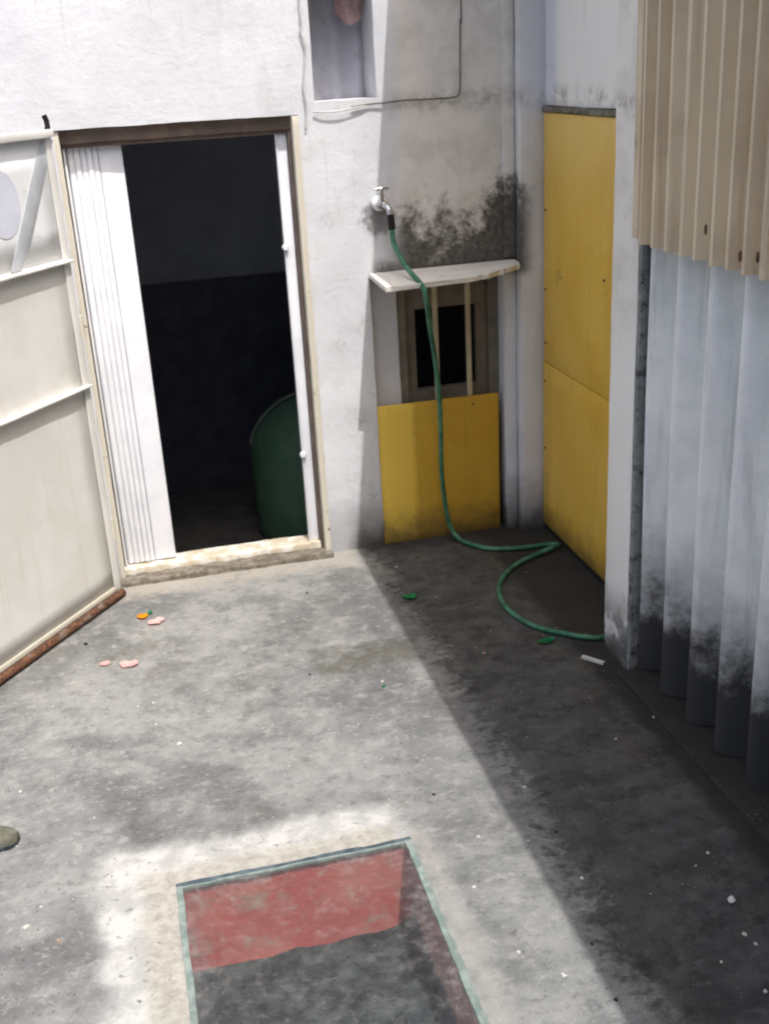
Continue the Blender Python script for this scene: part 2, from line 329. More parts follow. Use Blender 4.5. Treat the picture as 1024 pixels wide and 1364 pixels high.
def rough(bm, amp, sc=6, seed=0):
    for v in bm.verts:
        n = noise.noise_vector(v.co*sc + Vector((seed, seed*.7, 3)))+.5*noise.noise_vector(v.co*sc*2.7 + Vector((seed, 9, 3)))
        v.co += n*amp
    return bm
def dense_box(x0, x1, y0, y1, z0, z1, step, bev=.004, amp=0, sc=6, seed=0):
    b = box(x0, x1, y0, y1, z0, z1)
    for ax, lo, hi in ((0, x0, x1), (1, y0, y1), (2, z0, z1)):
        n = int((hi-lo)/step)
        for i in range(1, n):
            co = [0, 0, 0]; no = [0, 0, 0]; co[ax] = lo+(hi-lo)*i/n; no[ax] = 1
            bmesh.ops.bisect_plane(b, geom=b.verts[:]+b.edges[:]+b.faces[:], plane_co=co, plane_no=no)
    if bev:
        e = [e for e in b.edges if len(e.link_faces) == 2 and e.calc_face_angle(0) > .5]
        bmesh.ops.bevel(b, geom=e, offset=bev, segments=2, affect='EDGES', profile=.5)
    if amp: rough(b, amp, sc, seed)
    return b
def tube(pts, r, n=10, bm=None, closed_ends=True, radii=None):
    bm = bm or bmesh.new(); pts = [Vector(p) for p in pts]; rings = []
    up = Vector((.31, .2, .93))
    for i, p in enumerate(pts):
        t = (pts[min(i+1, len(pts)-1)]-pts[max(i-1, 0)]).normalized()
        u = t.cross(up)
        if u.length < .05: u = t.cross(Vector((1, 0, 0)))
        u.normalize(); w = t.cross(u); up = w if i else up
        up = u.cross(t) if i else up
        rr = radii[i] if radii else r
        rings.append([bm.verts.new(p+(u*math.cos(2*math.pi*k/n)+w*math.sin(2*math.pi*k/n))*rr) for k in range(n)])
    for a, b in zip(rings, rings[1:]):
        for k in range(n): bm.faces.new((a[k], a[(k+1) % n], b[(k+1) % n], b[k]))
    if closed_ends: bm.faces.new(rings[0]); bm.faces.new(rings[-1])
    return bm
def spline(P, m=8):
    P = [Vector(p) for p in P]; out = []
    for i in range(len(P)-1):
        a, b, c, d = P[max(i-1, 0)], P[i], P[i+1], P[min(i+2, len(P)-1)]
        for k in range(m):
            t = k/m; out.append(.5*((2*b)+(c-a)*t+(2*a-5*b+4*c-d)*t*t+(3*b-a-3*c+d)*t**3))
    return out+[P[-1]]
def lathe(prof, n=32, bm=None, mat=None):
    bm = bm or bmesh.new(); rings = []
    for r, z in prof:
        rings.append([bm.verts.new((r*math.cos(2*math.pi*k/n), r*math.sin(2*math.pi*k/n), z)) for k in range(n)])
    for a, b in zip(rings, rings[1:]):
        for k in range(n): bm.faces.new((a[k], a[(k+1) % n], b[(k+1) % n], b[k]))
    bm.faces.new(rings[0]); bm.faces.new(rings[-1])
    if mat: xf(bm, mat)
    return bm
def prism(poly, z0, z1):
    bm = bmesh.new(); a = [bm.verts.new((x, y, z0)) for x, y in poly]; b = [bm.verts.new((x, y, z1)) for x, y in poly]
    bm.faces.new(a); bm.faces.new(b); n = len(poly)
    for i in range(n): bm.faces.new((a[i], a[(i+1) % n], b[(i+1) % n], b[i]))
    return bm
def grid_wall(cuts_x, cuts_z, holes, y0, y1, step, amp, seed=1):
    """Plastered wall in the xz plane with openings; its edges wander a little."""
    def fill(c):
        out = []
        for a, b in zip(c, c[1:]):
            n = max(1, round((b-a)/(step if b-a < 3 else step*4)))
            out += [a+(b-a)*i/n for i in range(n)]
        return out+[c[-1]]
    X, Z = fill(cuts_x), fill(cuts_z); bm = bmesh.new(); vf, vb = {}, {}
    def inside(x, z): return any(a < x < b and c < z < d for a, b, c, d in holes)
    def gv(d, i, j, y):
        if (i, j) not in d: d[(i, j)] = bm.verts.new((X[i], y, Z[j]))
        return d[(i, j)]
    solid = {(i, j) for i in range(len(X)-1) for j in range(len(Z)-1) if not inside((X[i]+X[i+1])/2, (Z[j]+Z[j+1])/2)}
    for i, j in solid:
        bm.faces.new([gv(vf, *q, y0) for q in ((i, j), (i+1, j), (i+1, j+1), (i, j+1))])
        bm.faces.new([gv(vb, *q, y1) for q in ((i, j), (i, j+1), (i+1, j+1), (i+1, j))])
        for (di, dj), (p, q) in {(-1, 0): ((i, j), (i, j+1)), (1, 0): ((i+1, j), (i+1, j+1)), (0, -1): ((i, j), (i+1, j)), (0, 1): ((i, j+1), (i+1, j+1))}.items():
            if (i+di, j+dj) not in solid:
                bm.faces.new((gv(vf, *p, y0), gv(vf, *q, y0), gv(vb, *q, y1), gv(vb, *p, y1)))
    e = [e for e in bm.edges if len(e.link_faces) == 2 and e.calc_face_angle(0) > .6 and all(abs(v.co.y-y0) < 1e-4 for v in e.verts)]
    bmesh.ops.bevel(bm, geom=e, offset=.008, segments=2, affect='EDGES', profile=.5)
    for v in bm.verts:
        k = amp if -1.5 < v.co.x < 2.1 else 0
        n = noise.noise_vector(v.co*5+Vector((seed, 0, 0)))*.7+noise.noise_vector(v.co*17+Vector((0, seed, 0)))*.5
        v.co += n*k
    return bm
def corrugated(y0, y1, z0, z1, xf_, prof, nz, thick, jig=.004, seed=0, bottom=None):
    """Standing corrugated sheet in the yz plane; prof(y) is the offset towards -x."""
    n = max(8, int((y1-y0)/.0075)); bm = bmesh.new(); F, B = [], []
    for i in range(n+1):
        y = y0+(y1-y0)*i/n; o = prof(y); cf, cb = [], []
        for j in range(nz+1):
            zb = z0+(bottom(y) if bottom else 0)
            z = zb+(z1-zb)*j/nz
            w = noise.noise(Vector((y*1.5, z*1.3, seed)))*jig
            cf.append(bm.verts.new((xf_-o+w, y, z))); cb.append(bm.verts.new((xf_-o+w+thick, y, z)))
        F.append(cf); B.append(cb)
    for i in range(n):
        for j in range(nz):
            bm.faces.new((F[i][j], F[i+1][j], F[i+1][j+1], F[i][j+1])); bm.faces.new((B[i][j], B[i][j+1], B[i+1][j+1], B[i+1][j]))
        bm.faces.new((F[i][0], B[i][0], B[i+1][0], F[i+1][0])); bm.faces.new((F[i][nz], F[i+1][nz], B[i+1][nz], B[i][nz]))
    for i in (0, n):
        for j in range(nz): bm.faces.new((F[i][j], F[i][j+1], B[i][j+1], B[i][j]))
    return bm

# ------------------------------------------------------------------ ground and pit
PX0, PX1, PY0, PY1, PD = -.08, .657, 1.62, 2.845, -.33
# the room's floor lies lower, so the yard sheet stops at y = 6.4 there; cut it at the wall line instead
def ground_sheet():
    bm = bmesh.new(); xs = [-60, -2.6, PX0, PX1, 2.6, 60]; ys = [-60, 0, PY0, PY1, 5.34, 9.2, 60]
    V = {(i, j): bm.verts.new((x, y, 0)) for i, x in enumerate(xs) for j, y in enumerate(ys)}
    for i in range(5):
        for j in range(6):
            if (i, j) == (2, 2) or (j == 4 and i in (1, 2, 3)): continue
            bm.faces.new((V[i, j], V[i+1, j], V[i+1, j+1], V[i, j+1]))
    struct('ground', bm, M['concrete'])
ground_sheet()
def pit():
    t = thing('drain_pit', 'square pit under a dusty glass cover with faded red far side and pale green rim', 'pit', (.29, 2.3, 0))
    e = .03
    far = dense_box(PX0, PX1, PY1, PY1+.08, PD-.05, -.006, .06, 0, .004, 7, 3); obj('far_side', far, M['red'], t, 40)
    obj('side', dense_box(PX0-.08, PX0, PY0-.08, PY1+.08, PD-.05, -.006, .08, 0, .004, 7, 4), M['reddirt'], t, 40)
    obj('side', dense_box(PX1, PX1+.08, PY0-.08, PY1+.08, PD-.05, -.006, .06, 0, .006, 7, 5), M['reddirt'], t, 40)
    obj('side', dense_box(PX0, PX1, PY0-.08, PY0, PD-.05, -.006, .1, 0, .004, 7, 6), M['reddirt'], t, 40)
    fl = dense_box(PX0-.01, PX1+.01, PY0-.01, PY1+.01, PD-.1, PD, .035, 0, 0)
    for v in fl.verts:
        if v.co.z > PD-.01:
            v.co.z += .02*noise.noise(v.co*7)+.012*noise.noise(v.co*21)+.05*max(0, (v.co.x-.5)/.17)**2
    obj('bottom', fl, M['pitfloor'], t, 60)
    def rim(name, x0, x1, y0, y1, mat, s):
        obj(name, dense_box(x0, x1, y0, y1, -.007, .006, .025, .0015, .0034, 13, s), mat, t, 40)
    rim('rim', PX0-.002, PX0+.017, PY0, PY1, M['greenpaint'], 1)
    rim('rim', PX1-.02, PX1+.002, PY0, PY1, M['greenpaint'], 2)
    rim('rim', PX0-.004, PX1+.004, PY1-.003, PY1+.012, M['bluesteel'], 3)
    rim('rim', PX0+.0175, PX1-.0205, PY1-.011, PY1-.0035, M['greenpaint'], 4)
    rim('rim', PX0-.004, PX1+.004, PY0-.03, PY0, M['greenpaint'], 5)
    obj('glass_cover', box(PX0+.012, PX1-.014, PY0, PY1-.012, -.0065, -.0005), M['glass'], t)
    return t
pit()
def silt():
    bm = bmesh.new(); r = random.Random(3)
    for i in range(420):
        s = r.uniform(.0015, .006); p = Vector((r.uniform(PX0+.03, PX1-.04), r.uniform(2.0, PY1-.03), PD+.012+s*.2))
        b = bmesh.ops.create_icosphere(bm, subdivisions=1, radius=s, matrix=Matrix.Translation(p) @ Matrix.Diagonal((1, r.uniform(.6, 1.4), .5, 1)))
    for v in bm.verts: v.co += noise.noise_vector(v.co*260)*.0018
    o = obj('silt_crumbs', bm, M['pitfloor']); o['kind'] = 'stuff'; o['label'] = 'crumbs of debris lying on the black bottom of the pit'; o['category'] = 'debris'
silt()

# ------------------------------------------------------------------ the back building
YB = 5.16
bld = thing('building', 'whitewashed building with an open white folding door and small barred window', 'building', (.5, YB, 0))
W = grid_wall([-9, -1.6, -.185, .86, .94, 1.14, 1.222, 1.80, 2.03, 2.4], [-.02, 1.375, 2.105, 2.152, 2.585, 4.4],
              [(-.185, .86, -.1, 2.105), (.94, 1.222, 2.152, 2.585), (1.14, 1.80, -.1, 1.375)], YB, YB+.30, .045, .0045)
obj('wall', W, M['plaster'], bld, 35)
obj('column', dense_box(1.862, 1.998, 5.085, 5.158, -.02, 4.4, .06, .01, .004, 6, 2), M['plaster'], bld, 40)
obj('column_strip', dense_box(1.803, 1.859, 5.142, 5.1585, 1.40, 4.4, .05, .004, .003, 6, 8), M['plaster'], bld, 40)
obj('column_strip', dense_box(1.803, 1.859, 5.142, 5.30, -.02, 1.34, .06, .006, .003, 6, 9), M['plaster'], bld, 40)
# room behind the door
def room():
    x0, x1, y0, y1, z0, z1 = -2.2, 2.3, YB+.31, 7.9, -.55, 2.6
    obj('interior_wall', box(x0, x1, y1, y1+.1, .97, z1), M['inner'], bld)
    obj('interior_dado', box(x0, x1, y1-.03, y1+.1, z0, .965), M['dado'], bld)
    obj('interior_wall', box(x0-.1, x0, y0, y1+.1, z0, z1), M['inner'], bld)
    obj('interior_wall', box(x1, x1+.1, y0, y1+.1, z0, z1), M['inner'], bld)
    obj('interior_wall', box(x0, x1, YB+.302, YB+.34, z0, -.03), M['inner'], bld)
    obj('interior_ceiling', box(x0-.1, x1+.1, y0, y1+.1, z1+.005, z1+.1), M['inner'], bld)
    obj('interior_floor', box(x0-.1, x1+.1, y0, y1+.1, z0-.1, z0-.005), M['inner_floor'], bld)
    obj('roof', box(-9, 4, YB+.32, 9, 4.2, 4.35), M['roofm'], bld)
room()
# threshold
th = dense_box(-.18, .85, 5.205, 5.33, -.02, .05, .03, .006, .004, 12, 3); obj('threshold', th, M['sill'], bld, 40)
rb = dense_box(-.2, .86, 5.10, 5.204, -.03, .022, .02, 0, .009, 16, 5); obj('threshold_rubble', rb, M['rubble'], bld, 60)
# header, angle frame
obj('door_header', dense_box(-.183, .857, 5.205, 5.30, 2.045, 2.11, .08, .003, .002), M['head'], bld, 40)
obj('door_header', box(-.183, .857, 5.225, 5.30, 2.026, 2.044, .001), M['head'], bld)
fr = dense_box(.832, .860, 5.148, 5.21, -.01, 2.10, .05, .002, .002, 9, 2); obj('door_frame', fr, M['frame'], bld, 40)
obj('door_frame', dense_box(.819, .830, 5.20, 5.25, .0, 2.04, .08, .001, .001), M['head'], bld, 40)
obj('door_frame', dense_box(-.186, -.162, 5.17, 5.27, -.01, 2.10, .06, .002, .002, 9, 3), M['frame'], bld, 40)
fd = bpy.data.objects.new('folding_door', None); COL.objects.link(fd); fd.parent = bld; fd.location = (-.5, .1, 0)
bpy.context.view_layer.update()
def slat(x0, x1, y0, y1, name='slat'):
    obj(name, box(x0, x1, y0, y1, .055, 2.035, .007), M['alu'], fd, 60)
slat(-.158, -.146, 5.232, 5.30)
for i, x in enumerate((-.139, -.112, -.086, -.060, -.035)): slat(x, x+.0235, 5.252-.004*(i % 2), 5.305)
slat(-.010, .092, 5.256, 5.30)
obj('slat_backing', box(-.142, -.012, 5.2625, 5.298, .06, 2.03), M['alu'], fd)
obj('door_post', box(.772, .8165, 5.236, 5.30, .05, 2.03, .006), M['alu'], bld, 40)
obj('door_post_bead', box(.764, .7715, 5.228, 5.262, .05, 2.03, .003), M['alu'], bld, 40)
for z in (.52, 1.53):
    k = lathe([(.001, -.012), (.013, -.012), (.016, -.004), (.016, .006), (.011, .012), (.001, .012)], 14)
    xf(k, Matrix.Translation((.767, 5.221, z)) @ Matrix.Rotation(R(90), 4, 'X')); obj('latch_knob', k, M['alu'], bld, 50)
# small upper opening with a grey sheet in it
def curtain():
    bm = bmesh.new(); G = []
    for i in range(41):
        x = .93+(1.235-.93)*i/40
        G.append([bm.verts.new((x, 5.385+.008*math.sin(x*62)+.008*noise.noise(Vector((x*18, j*.3, 1))), 2.14+.46*j/10)) for j in range(11)])
    for i in range(40):
        for j in range(10): bm.faces.new((G[i][j], G[i+1][j], G[i+1][j+1], G[i][j+1]))
    return bm
obj('curtain', curtain(), M['curtain'], bld, 180)
obj('opening_back', box(.90, 1.26, 5.462, 5.50, 2.1, 2.7), M['inner'], bld)
# niche: infill, window, bars, boards
obj('niche_back', dense_box(1.142, 1.283, 5.225, 5.29, .60, 1.37, .05, .003, .003, 7, 1), M['plaster'], bld, 40)
win = bpy.data.objects.new('window', None); COL.objects.link(win); win.parent = bld; win.location = (1.0, .11, 0)
bpy.context.view_layer.update()
obj('window_frame', box(1.286, 1.325, 5.235, 5.33, .60, 1.37, .003), M['win'], win)
obj('window_frame', box(1.326, 1.378, 5.262, 5.33, .60, 1.37, .003), M['win'], win)
obj('window_frame', box(1.690, 1.745, 5.262, 5.33, .60, 1.37, .003), M['win'], win)
obj('window_frame', box(1.379, 1.689, 5.263, 5.33, 1.172, 1.37, .003), M['win'], win)
obj('window_frame', box(1.379, 1.689, 5.263, 5.33, .60, .768, .003), M['win'], win)
obj('window_reveal', box(1.746, 1.80, 5.242, 5.33, .60, 1.37, .003), M['win'], win)
obj('pane', box(1.375, 1.693, 5.30, 5.306, .765, 1.175), M['pane'], win)
obj('niche_wall', box(1.10, 1.84, 5.335, 5.40, -.05, 1.42), M['dark'], bld)
for x in (1.462, 1.628): obj('window_bar', box(x-.012, x+.012, 5.188, 5.206, .70, 1.372, .003), M['bar'], bld, 40)
obj('hatch_board', dense_box(1.142, 1.768, 5.165, 5.187, .0, .730, .06, .003, .0025, 4, 5), M['yellow_pale'], bld, 40)
obj('hatch_gap', box(1.770, 1.801, 5.24, 5.33, 0, .60), M['dark'], bld)
sw = lathe([(.001, 0), (.006, 0), (.005, .003), (.001, .003)], 10)
xf(sw, Matrix.Translation((1.632, 5.1645, .69)) @ Matrix.Rotation(R(90), 4, 'X')); obj('screw', sw, M['rust'], bld)
def awning():
    front = [(1.128, 4.79), (1.25, 4.79), (1.40, 4.815), (1.55, 4.84), (1.63, 4.865), (1.70, 4.92), (1.735, 4.95), (1.765, 4.955), (1.80, 5.0), (1.835, 5.03), (1.85, 5.075)]
    poly = []
    for a, b in zip(front, front[1:]):
        for k in range(4):
            t = k/4; p = Vector((a[0]+(b[0]-a[0])*t, a[1]+(b[1]-a[1])*t, 0))
            p.y += .008*noise.noise(p*30)+.004*noise.noise(p*90)+(.022*noise.noise(p*55) if p.x > 1.58 else 0); poly.append((p.x, p.y))
    poly += [front[-1], (1.852, 5.15), (1.136, 5.152), (1.131, 4.95)]
    bm = prism(poly, 1.367, 1.389)
    bmesh.ops.bevel(bm, geom=bm.edges[:], offset=.003, segments=1, affect='EDGES')
    for v in bm.verts: v.co.z += .01*(5.15-v.co.y)*-1.2 + .004*noise.noise(v.co*6)
    return bm
obj('awning_slab', awning(), M['slab'], bld, 40)

# ------------------------------------------------------------------ right side: wall, pillar, cladding
side = thing('side_wall', 'white side wall closed with a tall yellow board and ending in a pillar', 'wall', (2.0, 4.5, 0))
obj('wall', dense_box(1.985, 2.2, 3.825, 5.155, 2.078, 3.38, .08, .006, .004, 5, 4), M['plaster'], side, 40)
obj('wall', box(2.004, 2.2, 3.825, 5.155, -.02, 2.077), M['dark'], side)
obj('pillar', dense_box(1.75, 2.2, 3.612, 3.823, -.02, 3.38, .07, .008, .003, 5, 6), M['plaster'], side, 40)
obj('yellow_board', dense_box(1.976, 2.0, 3.84, 5.078, .925-.03, 2.048, .12, .002, .0015, 3, 3), M['yellow'], side, 40)
obj('yellow_board', dense_box(1.973, 2.0, 3.84, 5.078, .035, .892, .12, .002, .0015, 3, 7), M['yellow'], side, 40)
obj('board_cap', dense_box(1.968, 2.003, 3.84, 5.08, 2.052, 2.076, .04, .002, .003, 14, 3), M['rubble'], side, 40)
for y, zs in ((5.05, (1.62, 1.25, .99, .80, .45)), (4.385, (1.40,))):
    for z in zs:
        s_ = lathe([(.001, 0), (.007, 0), (.006, .004), (.001, .004)], 10)
        xf(s_, Matrix.Translation((1.9755 if z > .9 else 1.9725, y, z)) @ Matrix.Rotation(R(-90), 4, 'Y')); obj('screw', s_, M['rust'], side)
obj('pillar_edge_strip', dense_box(1.752, 1.80, 3.585, 3.611, .0, 1.70, .07, .003, .002, 8, 3), M['greystrip'], side, 40)
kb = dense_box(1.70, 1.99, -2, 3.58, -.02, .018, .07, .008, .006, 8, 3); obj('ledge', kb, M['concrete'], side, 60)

fence = thing('corrugated_wall', 'tall corrugated white painted sheets with black mould along the bottom', 'wall', (1.78, 2, 0))
WP = .205
def wprof(y): return .054*math.cos(2*math.pi*(y-3.575)/WP)
def wbot(y): return .012*noise.noise(Vector((y*9, 2, 0)))
for i, (a, b) in enumerate(((2.52, 3.57), (1.45, 2.50), (.40, 1.43), (-.65, .38), (-1.7, -.67))):
    obj('sheet', corrugated(a, b, .022, 1.95, 1.834+.002*(i % 2), wprof, 14, .007, .006, i, wbot), M['fibro'], fence, 60)
obj('backing', box(1.905, 1.95, -6, 3.60, 0, 3.38), M['dark'], fence)

clad = thing('metal_cladding', 'tan ribbed metal cladding overhanging the white corrugated sheets', 'cladding', (1.72, 0, 1.69))
BP = .092
def bprof(y):
    t = ((y-3.500)/BP) % 1.0; t = min(t, 1-t)*BP      # distance to the crest line
    return .019*(1-2*max(0, min(1, (t-.010)/.013)))
def bbot(y): return .004*noise.noise(Vector((y*14, 7, 0)))+.012*(max(0, y-3.45))
for i, (a, b) in enumerate(((3.062, 3.560), (2.09, 3.068), (1.12, 2.10), (.15, 1.13), (-.85, .16), (-1.85, -.84), (-2.85, -1.84), (-3.85, -2.84), (-4.85, -3.84))):
    obj('sheet', corrugated(a, b, 1.690, 3.38, 1.722-(.003 if i == 0 else 0)+.0035*(i % 2), bprof, 10, .0015, .004, 10+i, bbot), M['brown'], clad, 28)
for y, z in ((3.07, 1.79), (2.87, 1.74), (2.78, 1.75)):
    s_ = lathe([(.001, 0), (.009, 0), (.008, .004), (.001, .004)], 10)
    xf(s_, Matrix.Translation((1.716-.012, y, z)) @ Matrix.Rotation(R(-90), 4, 'Y') @ Matrix.Diagonal((1.8, .7, 1, 1))); obj('screw', s_, M['rust'], clad)
obj('flashing', dense_box(1.722, 1.742, 3.562, 3.606, 1.70, 3.38, .1, .002, .002), M['brown'], clad, 40)
obj('roof_eave', box(1.401, 7, -12, 5.07, 3.4, 3.46), M['roofm'], clad)

sky_blocker = thing('sky_blocker', 'unseen pale block added behind the viewpoint to cut the sky light', 'building', (0, -1.4, 0))
obj('wall', box(-7, 1.66, -5, -1.3, 0, 5.5), M['plaster'], sky_blocker)  # out of view, added to hold back sky light from the ribs
obj('roof', box(-7.2, 1.66, -5.2, -1.15, 5.501, 5.6), M['roofm'], sky_blocker)  # top of the added sky blocker, out of view
# ------------------------------------------------------------------ gate
HG = Vector((-.198, 5.007, 0)); GD = Vector((-.602, -.799, 0)).normalized(); GN = Vector((-GD.y, GD.x, 0))
GN = GN if GN.x > 0 else -GN                                 # towards the yard
gm = Matrix((GD, -GN, Vector((0, 0, 1)))).transposed().to_4x4(); gm.translation = HG   # local x along gate, y away from the yard
gate = thing('gate', 'cream steel gate swung open, with a rusty bottom tube', 'gate', HG)
def gp(name, b, mat, sm=40): return obj(name, xf(b, gm), mat, gate, sm)
gp('sheet_panel', dense_box(.012, 1.06, 0, .003, .05, 1.60, .1, 0, .0025, 2.2, 1), M['gate'], 180)
gp('upper_panel', dense_box(.012, 1.06, .0, .003, 1.603, 2.085, .1, 0, .0015, 2.2, 1), M['gate_panel'], 180)
gp('upright', dense_box(-.004, .034, -.012, -.0005, .05, 2.10, .06, .002, .0015, 7, 1), M['gate'])
gp('upright', dense_box(1.03, 1.068, -.03, -.0005, .05, 2.10, .1, .002, .0015, 7, 2), M['gate'])
for z in (1.045, 1.590): gp('rail', dense_box(.0, 1.06, -.036, -.0008, z-.005, z+.004, .05, .0012, .0015, 8, z), M['gate'])
gp('rail', dense_box(-.004, 1.068, -.03, .003, 2.087, 2.118, .06, .003, .0015, 8, 4), M['gate'])
tb = tube([(-.01+.1*i, -.012, .022) for i in range(12)], .019, 12); rough(tb, .002, 12); gp('bottom_tube', tb, M['rust'], 50)
gp('bottom_rail', dense_box(.0, 1.06, -.004, .004, .042, .066, .07, .001, .0012), M['frame'])
br = dense_box(-.036, .036, -.004, -.0008, -.30, .30, .1, .001, 0)  # flat grey bar standing in for the shadow band across the panel
xf(br, Matrix.Translation((.165, 0, 1.84)) @ Matrix.Rotation(R(-32), 4, 'Y')); 
for v in br.verts: v.co.z = min(v.co.z, 2.086); 
for v in br.verts: v.co.z = max(v.co.z, 1.606)
gp('shadow_bar', br, M['shadow_bar'])
sm = lathe([(.001, 0), (.998, 0), (1.0, .0012), (.001, .0014)], 28)
xf(sm, Matrix.Translation((.335, -.0008, 1.86)) @ Matrix.Rotation(R(90), 4, 'X') @ Matrix.Diagonal((.10, .13, 1, 1))); gp('paint_smear', sm, M['smear'], 40)
hk = tube([(.03, -.02, 2.105), (.012, -.015, 2.125), (.0, -.005, 2.15), (.006, .0, 2.172)], .011, 8); gp('top_hinge', hk, M['dark'], 50)
for z in (.35, 1.3):
    gp('hinge', lathe([(.001, z-.05), (.012, z-.05), (.012, z+.05), (.001, z+.05)], 12, None, Matrix.Translation((-.016, -.004, 0))), M['frame'], 50)

# ------------------------------------------------------------------ tank inside
tank = thing('water_tank', 'green plastic tank with a pale rim standing in the dark doorway', 'tank', (1.10, 6.85, -.555))
pr = [(.001, -.55), (.40, -.55), (.425, -.5), (.43, 0.0)]+[(.43*math.cos(R(a)), .39*math.sin(R(a))) for a in range(8, 90, 8)]+[(.001, .39)]
obj('body', lathe(pr, 40, None, Matrix.Translation((1.10, 6.85, 0))), M['tank'], tank, 50)
obj('rim', tube([(1.10+.437*math.cos(R(a)), 6.80, .02+.385*math.sin(R(a))) for a in range(96, 172, 4)], .009, 10), M['rim'], tank, 60)

# ------------------------------------------------------------------ tap and hose
tap = thing('wall_tap', 'chrome tap on the white wall with a hose pushed over its spout', 'tap', (1.205, YB-.004, 1.70))
TY = Matrix.Translation((1.205, YB-.004, 1.70)) @ Matrix.Rotation(R(90), 4, 'X')
obj('flange', lathe([(.001, 0), (.036, 0), (.034, .010), (.022, .018), (.001, .018)], 20, None, TY), M['white_plastic'], tap, 50)
obj('body', lathe([(.001, .018), (.017, .018), (.017, .03), (.021, .034), (.021, .05), (.016, .058), (.018, .085), (.001, .09)], 20, None, TY), M['chrome'], tap, 50)
sp_ = spline([(1.205, 5.085, 1.70), (1.212, 5.06, 1.698), (1.222, 5.040, 1.682), (1.226, 5.032, 1.655)], 6)
obj('spout', tube(sp_, .013, 14), M['chrome'], tap, 60)
obj('stem', tube([(1.205, 5.10, 1.71), (1.205, 5.095, 1.765)], .010, 12), M['chrome'], tap, 60)
hb = tube([(1.175, 5.095, 1.768), (1.205, 5.094, 1.772), (1.238, 5.092, 1.768)], .0075, 10, None, True, [.006, .009, .006]); obj('handle', hb, M['chrome'], tap, 60)
obj('hose_connector', tube([(1.2255, 5.033, 1.662), (1.2275, 5.030, 1.625), (1.2285, 5.028, 1.595)], .0165, 14), M['black'], tap, 60)
hp = [(1.228, 5.028, 1.60), (1.232, 5.01, 1.53), (1.262, 4.93, 1.44), (1.296, 4.80, 1.375), (1.302, 4.775, 1.345), (1.318, 4.80, 1.27), (1.352, 4.89, 1.15), (1.393, 4.98, 1.00), (1.418, 5.02, .82), (1.426, 5.04, .62), (1.428, 5.06, .42), (1.445, 5.08, .23),
      (1.468, 5.08, .09), (1.50, 5.04, .03), (1.54, 4.985, .016), (1.61, 4.90, .014), (1.74, 4.852, .014), (1.86, 4.842, .014), (1.925, 4.832, .016), (1.945, 4.80, .022), (1.905, 4.765, .03), (1.80, 4.735, .018), (1.69, 4.68, .014), (1.585, 4.58, .014), (1.515, 4.46, .014),
      (1.480, 4.31, .014), (1.487, 4.175, .014), (1.54, 4.035, .014), (1.645, 3.925, .014), (1.735, 3.865, .014), (1.79, 3.87, .016), (1.87, 3.93, .016), (1.93, 4.03, .014)]
h = obj('garden_hose', tube(spline(hp, 10), .0118, 12), M['hose'], None, 60)
tag(h, 'green garden hose hanging from the tap and curling over the shaded floor', 'hose')

# ------------------------------------------------------------------ cables and cloth
c = obj('cable', tube(spline([(1.10, 5.146, 2.122), (1.18, 5.147, 2.129), (1.26, 5.145, 2.131), (1.34, 5.147, 2.136), (1.45, 5.147, 2.134), (1.55, 5.146, 2.134), (1.59, 5.146, 2.140), (1.603, 5.146, 2.17), (1.608, 5.147, 2.3), (1.612, 5.146, 2.45), (1.618, 5.147, 2.6), (1.618, 5.147, 4.2)], 6), .0035, 8), M['cable'], None, 60)
tag(c, 'thin grey brown cable running along the wall then up, above the tap', 'cable')
c = obj('cable', tube(spline([(.905, 5.147, 4.2), (.905, 5.147, 2.6), (.90, 5.146, 2.45), (.915, 5.145, 2.38), (.905, 5.146, 2.30), (.895, 5.146, 2.22), (.90, 5.146, 2.14), (.893, 5.147, 2.05)], 6), .0045, 8), M['cable_pale'], None, 60)
tag(c, 'pale painted-over cable hanging beside the small upper opening', 'cable')
c = obj('cable', tube(spline([(.93, 5.147, 2.112), (.98, 5.141, 2.108), (1.05, 5.139, 2.110), (1.12, 5.141, 2.119), (1.17, 5.147, 2.124)], 6), .0035, 8), M['cable_pale'], None, 60)
tag(c, 'short pale cable sagging under the sill of the upper opening', 'cable')
cl = bmesh.new(); bmesh.ops.create_icosphere(cl, subdivisions=4, radius=1)
for v in cl.verts: v.co += noise.noise_vector(v.co*1.7)*.28+noise.noise_vector(v.co*5)*.07
xf(cl, Matrix.Translation((1.145, 5.30, 2.55)) @ Matrix.Diagonal((.062, .03, .088, 1)))
tag(obj('cloth_bundle', cl, M['pink'], None, 180), 'dusty pink cloth bundle hanging in the small upper opening', 'cloth')

# ------------------------------------------------------------------ litter
def flake(name, label, cat, x, y, L, Wd, mat, rz, curl=.3, group=None, z=.004):
    bm = bmesh.new(); G = []
    for i in range(9):
        u = -1+2*i/8; row = []
        for j in range(5):
            v = -1+2*j/4; wv = Wd*math.sqrt(max(.04, 1-abs(u)**2.6))*(1+.6*noise.noise(Vector((u*1.9+x*7, v*.8, y*11))))
            q = Vector((u*L, v*wv, 0)); q.z = curl*L*(.35*u*u+.25*v*v)+.12*L*noise.noise(Vector((u*1.6+x*9, v*1.6, y*5)))+.1*L
            row.append(bm.verts.new(q))
        G.append(row)
    for i in range(8):
        for j in range(4): bm.faces.new((G[i][j], G[i+1][j], G[i+1][j+1], G[i][j+1]))
    r = bmesh.ops.solidify(bm, geom=bm.faces[:], thickness=.0012)
    o = obj(name, bm, mat, None, 60); o.location = (x, y, z); o.rotation_euler = (0, 0, R(rz))
    return tag(o, label, cat, group)
flake('wrapper', 'small orange and yellow wrapper scrap on the sunlit floor', 'litter', -.103, 4.742, .026, .022, M['yellowfoil'], 15, .5)
